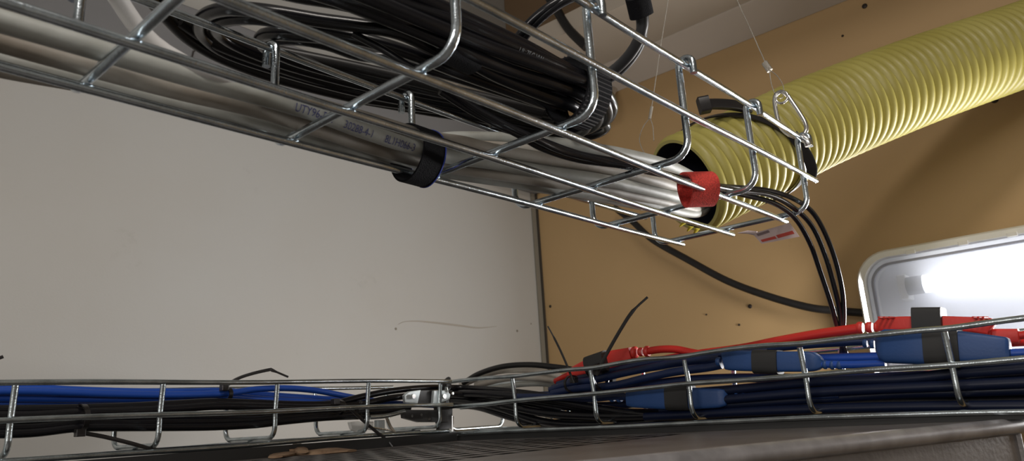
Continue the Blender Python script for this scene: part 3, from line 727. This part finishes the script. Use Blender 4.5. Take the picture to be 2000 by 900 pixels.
# ------------------------------------------------------------------ left lower tray cables
def zt(pts, y): return YL(pts, y)
cable('blue_cable', zt([(-60, 764), (60, 764), (150, 767), (250, 770), (350, 771), (440, 768), (500, 760), (560, 758), (620, 763), (690, 776), (760, 786), (850, 792)], .640), .0030, 'blue_pvc', 'upper bright blue cable in the left lower tray, arching right of the tie')
cable('blue_cable', zt([(-60, 776), (60, 778), (150, 779), (250, 779), (350, 778), (440, 774), (520, 780), (600, 784), (680, 788), (780, 792)], .646), .0030, 'blue_pvc', 'lower bright blue cable in the left lower tray, dipping right of the tie')
cable('blue_cable', zt([(-60, 757), (40, 757), (150, 762), (260, 765), (360, 765), (440, 764), (530, 772), (620, 778), (720, 784)], .655), .0032, 'blue_pvc', 'rearmost bright blue cable in the left lower tray')
cable('blue_cable', zt([(-60, 788), (40, 788), (130, 786), (230, 784), (330, 782), (430, 779), (520, 786)], .650), .0028, 'blue_pvc', 'bright blue cable resting right on the black ones at far left')
blk = [
 ([(-60, 800), (60, 799), (155, 797), (250, 794), (340, 789), (420, 785), (500, 787), (580, 790), (650, 788), (700, 776), (760, 764), (830, 757), (900, 757), (980, 762), (1060, 772), (1150, 790)], .626, .0034, 'topmost black cable in the left lower tray, rising over the metal coupler'),
 ([(-60, 812), (60, 811), (155, 806), (250, 803), (340, 798), (420, 793), (500, 794), (580, 796), (650, 795), (710, 788), (770, 776), (850, 770), (920, 772), (1000, 782), (1100, 800)], .622, .0034, 'second black cable from the top in the left lower tray'),
 ([(-60, 824), (60, 822), (155, 815), (250, 817), (340, 818), (420, 816), (500, 812), (600, 806), (700, 800), (800, 796)], .628, .0033, 'black cable in the middle of the left lower tray bundle'),
 ([(-60, 836), (60, 834), (155, 826), (250, 826), (340, 824), (420, 823), (500, 820), (600, 812), (700, 806), (790, 800)], .620, .0033, 'black cable second from the bottom in the left lower tray'),
 ([(-60, 848), (60, 845), (155, 835), (250, 834), (340, 834), (420, 833), (500, 829), (560, 822), (640, 815), (720, 812)], .618, .0033, 'lowest black cable sagging in the left lower tray'),
 ([(-60, 806), (100, 805), (200, 802), (320, 790), (440, 786), (560, 792), (650, 802), (760, 792)], .645, .0034, 'black cable behind the others, left of the coupler'),
 ([(-60, 842), (60, 838), (155, 828), (230, 822), (340, 818), (480, 812)], .634, .0036, 'black cable at the back near the left edge'),
]
for L_, y, r, lab in blk:
    cable('black_cable', YL([p for p in L_ if p[0] <= 860], y) + XL([p for p in L_ if p[0] > 860], .612 if len(L_) > 14 else .620), r, 'black_pvc', lab, seg=12)

def zip_tie(c, axis, rx, ry, label, tail, head=None, r=.0012, w_=.0035):
    t_ = thing('zip_tie', label, 'zip tie', c)
    m_ = MB(); m_.band(c, axis, rx, ry, w_, .0010, n=32); m_.build('loop', M['tie'], t_)
    h = head or tail[0]
    m_ = MB(); m_.box(h, (.0032, .0032, .0028)); m_.build('head', M['tie'], t_, flat=True, bevel=.0006)
    m_ = MB(); m_.loft(tail, .0006, lambda f: w_ * .45 * (1 if f < .85 else .6), up=(0, 0, 1), n=8, power=4, sm=True); m_.build('tail', M['tie'], t_)
    return t_
zip_tie(Y(156, 817, .624), (1, 0, 0), .016, .0100, 'black zip tie round the black cables at far left, tail hanging to the rack', [Y(158, 845, .605), Y(200, 852, .604), Y(250, 864, .606), Y(310, 879, .608), Y(355, 876, .615)], Y(156, 845, .605))
zip_tie(Y(440, 770, .645), (1, 0, 0), .0105, .0060, 'black zip tie round the blue cables with its bent tail sticking up', [Y(438, 756, .640), Y(462, 740, .635), Y(490, 730, .630), Y(525, 722, .625), Y(532, 723, .625), Y(563, 736, .620)], Y(438, 757, .634))
zip_tie(Y(658, 795, .624), (1, 0, 0), .013, .0065, 'black zip tie near the coupler with a long tail crossing down to the rack', [Y(655, 785, .604), Y(680, 795, .602), Y(708, 820, .600), Y(735, 843, .598), Y(755, 858, .596), Y(768, 874, .590)], Y(655, 784, .604))
zip_tie(Y(704, 798, .622), (1, 0, 0), .012, .0055, 'small plain black zip tie just left of the metal coupler', [Y(704, 788, .606), Y(706, 782, .606)], Y(704, 800, .608))
zip_tie(X(872, 752, .58), (0, 1, 0), .0035, .0045, 'stubby black zip tie knotted on the top wire above the coupler', [X(868, 748, .575), X(874, 742, .575), X(880, 740, .575)], X(872, 750, .573), w_=.007)
zip_tie(X(1172, 735, .602), (0, 1, 0), .012, .012, 'black zip tie round red and blue cables with a long straight tail pointing up', [X(1165, 733, .585), X(1176, 708, .585), X(1200, 664, .585), X(1228, 618, .585), X(1243, 600, .586), X(1265, 580, .588)], X(1167, 726, .590), w_=.0040)
zip_tie(X(1118, 750, .602), (0, 1, 0), .012, .008, 'thin black zip tie beside the room corner, tail rising to the left', [X(1121, 748, .585), X(1108, 715, .585), X(1095, 685, .585), X(1080, 655, .585), X(1070, 637, .585)], X(1121, 742, .590), w_=.0026)
m_ = MB(); m_.loft([Y(-40, 720, .63), Y(-15, 704, .63), Y(6, 696, .63)], .0006, .0014, n=8, up=(0, 0, 1)); tag(m_.build('zip_tie_tail', M['tie']), 'tip of a black zip tie poking in at the left edge', 'zip tie')

# ------------------------------------------------------------------ metal couplers at the corner
cp = thing('tray_coupler', 'zinc splice coupler clamped on the wires where the two lower trays meet', 'coupler', Y(835, 790, .60))
def plate(pix, y, th, m, nm, par):
    P = [Y(u, v, y) for u, v in pix]; m_ = MB(); m_.ring_surface([P, [p + V(0, th, 0) for p in P]]); return m_.build(nm, M[m], par, flat=True, bevel=.0004)
plate([(790, 772), (800, 764), (822, 761), (818, 778), (816, 788), (792, 786)], .600, .004, 'bracket', 'upper_plate', cp)
plate([(818, 762), (848, 761), (848, 788), (816, 788)], .604, .006, 'dark_grey_pvc', 'clamp_body', cp)
plate([(848, 763), (872, 762), (880, 770), (878, 780), (862, 786), (846, 788)], .598, .004, 'bracket', 'upper_plate', cp)
plate([(788, 800), (876, 800), (876, 824), (820, 824), (790, 816)], .603, .006, 'dark_grey_pvc', 'lower_jaw', cp)
plate([(852, 790), (884, 790), (884, 836), (858, 842)], .606, .005, 'black_pvc2', 'clamp_block', cp)
for u, v in [(806, 774), (866, 774)]:
    p = Y(u, v, .598); m_ = MB(); m_.tube([p + V(0, -.0022, 0), p + V(0, .001, 0)], .0026, seg=6, sm=False); m_.build('bolt', M['steel'], cp)
for u, v in [(804, 812), (822, 810), (838, 818), (795, 782), (884, 768)]:
    p = Y(u, v, .6015); m_ = MB(); m_.tube([p + V(0, -.001, 0), p + V(0, .001, 0)], .0014, seg=10, sm=False); m_.build('rivet', M['steel'], cp)
for L_ in ([(884, 812), (884, 842)], [(872, 757), (874, 766)]):
    m_ = MB(); m_.tube([Y(u, v, .597) for u, v in L_], .0013, seg=10, sm=False); m_.build('pin', M['steel'], cp)
cw = thing('wire_clip', 'bright white metal clip hanging under the wires left of the coupler', 'clip', Y(720, 830, .60))
plate([(684, 824), (700, 822), (714, 826), (714, 846), (700, 845), (688, 838)], .612, .005, 'white_paint', 'clip_plate', cw)
plate([(719, 823), (730, 823), (730, 840), (719, 838)], .604, .004, 'white_paint', 'clip_plate', cw)
plate([(738, 820), (752, 820), (752, 844), (738, 840)], .604, .006, 'bracket', 'clip_block', cw)
m_ = MB(); m_.tube(YL([(716, 833), (765, 841)], .601), .0011, seg=10); m_.build('clip_rod', M['steel'], cw)
m_ = MB(); m_.tube(YL([(755, 815), (762, 832), (775, 850)], .61), .0016, seg=8); m_.build('clip_arm', M['cream'], cw)
m_ = MB(); m_.tube(YL([(722, 815), (755, 812), (790, 803)], .603), .0022, seg=12); m_.build('clip_rod', M['zinc2'], cw)

# ------------------------------------------------------------------ right lower tray: blue bundle, plugs, red leads
def XB(L_, x, name, r, m, lab, **k): return cable(name, XL(L_, x), r, m, lab, **k)
XB([(905, 748), (935, 730), (980, 716), (1030, 712), (1080, 716), (1130, 724), (1200, 742)], .622, 'black_cable', .0032, 'black_pvc2', 'black cable bowing above the right tray near the room corner')
XB([(930, 752), (990, 738), (1050, 738), (1110, 750), (1180, 770)], .630, 'grey_cable', .0040, 'grey_pvc_b', 'brownish grey cable lying in the right tray near the room corner')
XB([(900, 752), (960, 728), (1010, 722), (1060, 726), (1110, 742), (1150, 762)], .640, 'grey_cable', .0036, 'grey_pvc_b', 'brownish grey cable behind the black bowing one')
XB([(960, 760), (1020, 750), (1080, 750), (1150, 760)], .648, 'grey_cable', .0034, 'grey_pvc', 'pale grey cable end deep in the right tray near the corner')
# black mass by the joint
mass = [
 [(860, 768), (920, 768), (1000, 772), (1080, 782), (1150, 794), (1230, 806), (1320, 812), (1420, 812)],
 [(860, 780), (920, 784), (980, 798), (1040, 818), (1100, 828), (1200, 828), (1300, 822), (1400, 818), (1500, 812)],
 [(865, 790), (930, 794), (990, 812), (1050, 826), (1120, 824), (1220, 818)],
 [(870, 776), (940, 778), (1020, 796), (1100, 812), (1200, 816), (1320, 820), (1450, 815), (1600, 806)],
 [(980, 790), (1060, 806), (1150, 812), (1250, 812), (1350, 804), (1480, 796), (1600, 790), (1750, 786), (1900, 786), (2060, 782)],
 [(1000, 778), (1080, 790), (1160, 800), (1260, 806), (1380, 800), (1500, 790), (1640, 782), (1800, 776), (1950, 774), (2060, 770)],
 [(1180, 822), (1300, 816), (1420, 806), (1560, 798), (1700, 795), (1850, 792), (2060, 790)],
]
ml = ['black cable entering the right tray just under its top edge by the coupler', 'black cable dropping to the right tray floor past the coupler', 'black cable lowest past the coupler, ending under the blue plugs', 'black cable running low below the middle wire of the right tray',
      'black cable along the floor of the right tray up to the right edge', 'black cable just under the middle wire in the dark right bundle', 'black cable along the very bottom of the right tray']
for i, (L_, lab) in enumerate(zip(mass, ml)): XB(L_, .606 + .006 * (i % 4), 'black_cable', .0040, 'black_pvc', lab)
navy = [
 ([(1075, 762), (1110, 750), (1160, 742), (1220, 728), (1300, 712), (1360, 704), (1405, 702)], .606, 'blue cable fanning up to the strain relief of the upper plug'),
 ([(1078, 768), (1130, 758), (1200, 752), (1260, 738), (1320, 726), (1380, 718), (1410, 712)], .602, 'blue cable second in the fan left of the upper plug'),
 ([(1080, 758), (1130, 745), (1190, 732), (1250, 716), (1330, 700), (1420, 690), (1540, 676), (1640, 668), (1720, 664)], .622, 'blue cable running along under the red lead to the large right plug'),
 ([(1010, 775), (1080, 775), (1150, 778), (1200, 774), (1240, 776)], .600, 'blue cable leading into the lower plug left of the black band'),
 ([(960, 772), (1030, 772), (1100, 770), (1180, 764), (1260, 752), (1340, 742), (1420, 738), (1520, 738), (1640, 740), (1780, 735), (1920, 732), (2060, 725)], .618, 'dark blue cable crossing the middle wire of the right tray'),
 ([(1030, 790), (1100, 792), (1180, 792), (1260, 786), (1360, 776), (1480, 764), (1600, 756), (1760, 752), (1900, 748), (2060, 742)], .622, 'dark blue cable through the centre of the right tray bundle'),
 ([(1340, 768), (1420, 762), (1520, 752), (1620, 744), (1760, 740), (1880, 728), (2060, 716)], .602, 'dark blue cable just below the middle wire at the right'),
 ([(1290, 800), (1400, 792), (1520, 784), (1640, 776), (1760, 768), (1900, 764), (2060, 758)], .604, 'dark blue cable third below the middle wire at the right'),
 ([(1350, 786), (1440, 778), (1560, 768), (1700, 760), (1840, 754), (2060, 744)], .600, 'dark blue cable second below the middle wire at the right'),
 ([(1560, 704), (1600, 700), (1680, 698), (1740, 697), (1820, 705)], .628, 'vivid blue cable passing behind the upper plug toward the large plug'),
 ([(1420, 800), (1520, 795), (1600, 790), (1700, 786), (1820, 780), (2060, 772)], .612, 'dark blue cable near the floor at the right edge'),
 ([(1090, 752), (1150, 735), (1210, 722), (1280, 706), (1360, 696), (1440, 690), (1500, 690)], .614, 'blue cable in the top of the fan behind the tray top wire'),
 ([(1260, 814), (1380, 808), (1500, 802), (1650, 797), (1800, 794), (2060, 792)], .600, 'dark blue cable lying lowest against the floor wire at the right'),
 ([(1880, 722), (1960, 712), (2070, 700)], .604, 'dark blue cable under the large blue plug tip'),
]
for i, (L_, x, lab) in enumerate(navy): XB(L_, x, 'blue_cable', .0040 if i > 3 else .0036, 'blue_pvc' if i == 9 else ('deep_pvc' if i in (5, 6, 7, 8, 10, 12) else 'navy_pvc'), lab)

def plug(name, label, cat, stations, x, m, bands=(), ribs=(), clip=None, cablepts=None, cm=None, cr=.0030, extra=None):
    """stations: (u, v, half height px, x offset) lofted body along the tray"""
    ctr = X(stations[len(stations) // 2][0], stations[len(stations) // 2][1], x)
    t_ = thing(name, label, cat, ctr)
    P = [X(s[0], s[1], x) for s in stations]
    def hh(u, v, px): return (X(u, v - px, x) - X(u, v + px, x)).length / 2
    rh = [hh(s[0], s[1], s[2]) for s in stations]
    m_ = MB(); m_.loft(P, [r * .85 for r in rh], rh, n=28, power=6); m_.build('plug_body', M[m], t_, bevel=0)
    for (u0, v0, u1, v1, px) in bands:
        m_ = MB(); a, b_ = X(u0, v0, x), X(u1, v1, x); r = hh(u0, v0, px); m_.loft([a, b_], r * .9, r, n=20, power=4.5); m_.build('black_band', M['rubber'], t_)
    for (u, v, px, w_) in ribs:
        m_ = MB(); a, b_ = X(u - w_, v, x), X(u + w_, v, x); r = hh(u, v, px); m_.loft([a, a.lerp(b_, .3), a.lerp(b_, .7), b_], [r * .8, r, r, r * .8], [r * .8, r, r, r * .8], n=16, power=2.2); m_.build('strain_relief', M[m], t_)
    if cablepts:
        m_ = MB(); m_.tube(XL(cablepts, x), cr, seg=12); m_.build('lead', M[cm or m], t_)
    return t_
plug('power_plug', 'blue moulded plug pair with black band, just behind the middle wire right of centre', 'plug',
     [(1416, 706, 9), (1418, 705, 17), (1426, 704, 19), (1440, 704, 20), (1500, 706, 20), (1570, 706, 20), (1588, 706, 19), (1600, 709, 14), (1608, 710, 7)], .600, 'blue_plug',
     bands=[(1476, 706, 1524, 707, 23)], ribs=[(1612, 712, 9, 4), (1626, 713, 9, 4), (1640, 713, 8.5, 5), (1404, 706, 9, 4)], cablepts=[(1600, 711), (1660, 712), (1730, 710)], cm='blue_pvc', cr=.0030)
plug('power_plug', 'dark blue moulded plug pair with black band, low under the middle wire', 'plug',
     [(1228, 776, 9), (1230, 776, 17), (1244, 776, 20), (1300, 778, 21), (1360, 778, 21), (1408, 777, 19), (1420, 776, 16), (1424, 776, 8)], .602, 'blue_plug',
     bands=[(1308, 777, 1352, 777, 24)], ribs=[(1210, 777, 9, 4), (1196, 777, 8, 4), (1440, 775, 9, 4), (1454, 774, 8, 4)], cablepts=[(1440, 775), (1490, 772), (1560, 774), (1640, 772)], cm='navy_pvc')
big = plug('power_plug', 'large blue moulded plug pair with wide black band at the right', 'plug',
     [(1712, 676, 10), (1720, 676, 26), (1734, 676, 33), (1812, 678, 34), (1885, 678, 31), (1930, 680, 27), (1966, 682, 24), (1973, 682, 21), (1975, 682, 14)], .604, 'blue_plug',
     bands=[(1810, 678, 1878, 678, 36)], ribs=[(1704, 672, 9, 4), (1690, 671, 8, 4)], cablepts=[(1970, 690), (2010, 688), (2080, 686)], cm='blue_pvc')
m_ = MB(); a, b_ = X(1852, 660, .598), X(1880, 666, .598); m_.loft([a, b_], .003, .0042, n=12, power=7); m_.build('clip_tab', M['rubber'], big, flat=True)
rp1 = plug('power_plug', 'red moulded plug pair with square black clip in front of the lamp', 'plug',
     [(1712, 640, 8), (1722, 634, 13), (1760, 632, 14), (1840, 632, 15), (1900, 634, 15), (1934, 638, 17), (1938, 641, 12)], .640, 'red_plug',
     bands=[], ribs=[(1680, 640, 12, 6), (1698, 639, 11, 6), (1712, 639, 10, 4)], cablepts=[(1680, 641), (1600, 652), (1520, 666), (1450, 680), (1360, 692), (1300, 702), (1230, 718), (1170, 732)], cm='red_pvc', cr=.0042)
m_ = MB(); a, b_ = X(1787, 628, .640), X(1844, 628, .640); r = .0125; m_.loft([a, b_], .011, .0108, n=20, power=7); m_.build('square_clip', M['rubber'], rp1)
for u in (1905, 1915, 1925, 1722, 1732, 1742):
    p = X(u, 620, .632); m_ = MB(); m_.tube([p + V(-.004, .001, 0), p + V(.004, -.001, 0)], .0009, seg=6, sm=False); m_.build('grip_rib', M['red_plug'], rp1)
rp2 = plug('power_plug', 'crimson moulded plug at the right edge, between the red pair and blue plug', 'plug',
     [(1860, 652, 14), (1880, 652, 19), (1938, 654, 20), (1940, 656, 14), (1990, 656, 14), (1992, 656, 10)], .650, 'red_plug', ribs=[], cablepts=[(1985, 656), (2030, 650), (2080, 648)], cm='red_pvc')
rp3 = plug('power_plug', 'small red plug with ribbed neck beside the upright zip tie tail', 'plug',
     [(1110, 728, 6), (1130, 724, 12), (1165, 712, 17), (1205, 700, 17), (1235, 690, 12)], .618, 'red_plug',
     ribs=[(1240, 688, 12, 4), (1252, 687, 9, 4), (1264, 686, 11, 4)], cablepts=[(1262, 686), (1290, 682), (1320, 682), (1350, 688), (1400, 697), (1450, 702)], cm='red_pvc', cr=.0036)
m_ = MB(); m_.loft([X(1152, 716, .612), X(1188, 704, .612)], .0105, .0105, n=16, power=3); m_.build('black_band', M['rubber'], rp3)
XB([(1085, 745), (1120, 730), (1180, 730), (1240, 722), (1300, 708), (1400, 697)], .628, 'red_cable', .0034, 'red_pvc', 'red cable running under the small red plug')
XB([(1700, 800), (1760, 796), (1860, 790), (1960, 786)], .650, 'red_cable', .0032, 'red_pvc', 'red cable glimpsed at the bottom of the tray at right')
XB([(1900, 672), (1960, 670), (2080, 664)], .660, 'red_cable', .0030, 'red_pvc', 'red cable crossing in front of the lamp at the right edge')

# ------------------------------------------------------------------ groups of like things
for o in list(C.objects):
    if o.parent or 'category' not in o: continue
    n = o.name.split('.')[0]; p = o.location
    g = None
    if n == 'black_cable': g = 'black cables coiled in the upper tray' if p.z > .13 else ('black cables in the left lower tray' if p.y > .6 else 'black cables in the right lower tray')
    elif n == 'grey_cable': g = 'grey cables bundled in the upper tray' if p.z > .13 else 'grey cables near the room corner'
    elif n == 'blue_cable': g = 'blue cables in the left lower tray' if p.y > .6 else 'blue cables in the right lower tray'
    elif n == 'red_cable': g = 'red cables in the right lower tray'
    elif n == 'thin_black_wire': g = 'thin black wires falling from the upper tray'
    else: g = {'power_plug': 'moulded plugs in the right lower tray', 'zip_tie': 'black zip ties on the cables', 'hook_and_loop_strap': 'fabric straps round the cables', 'wire_rope': 'steel ropes carrying the upper tray',
               'curled_cable': 'dark cables curling up by the strap', 'arching_cable': 'dark cables arching behind the bundle', 'cable_tray': 'wire mesh cable trays', 'wall_lamp': 'wall lamps'}.get(n)
    if g: o['group'] = g
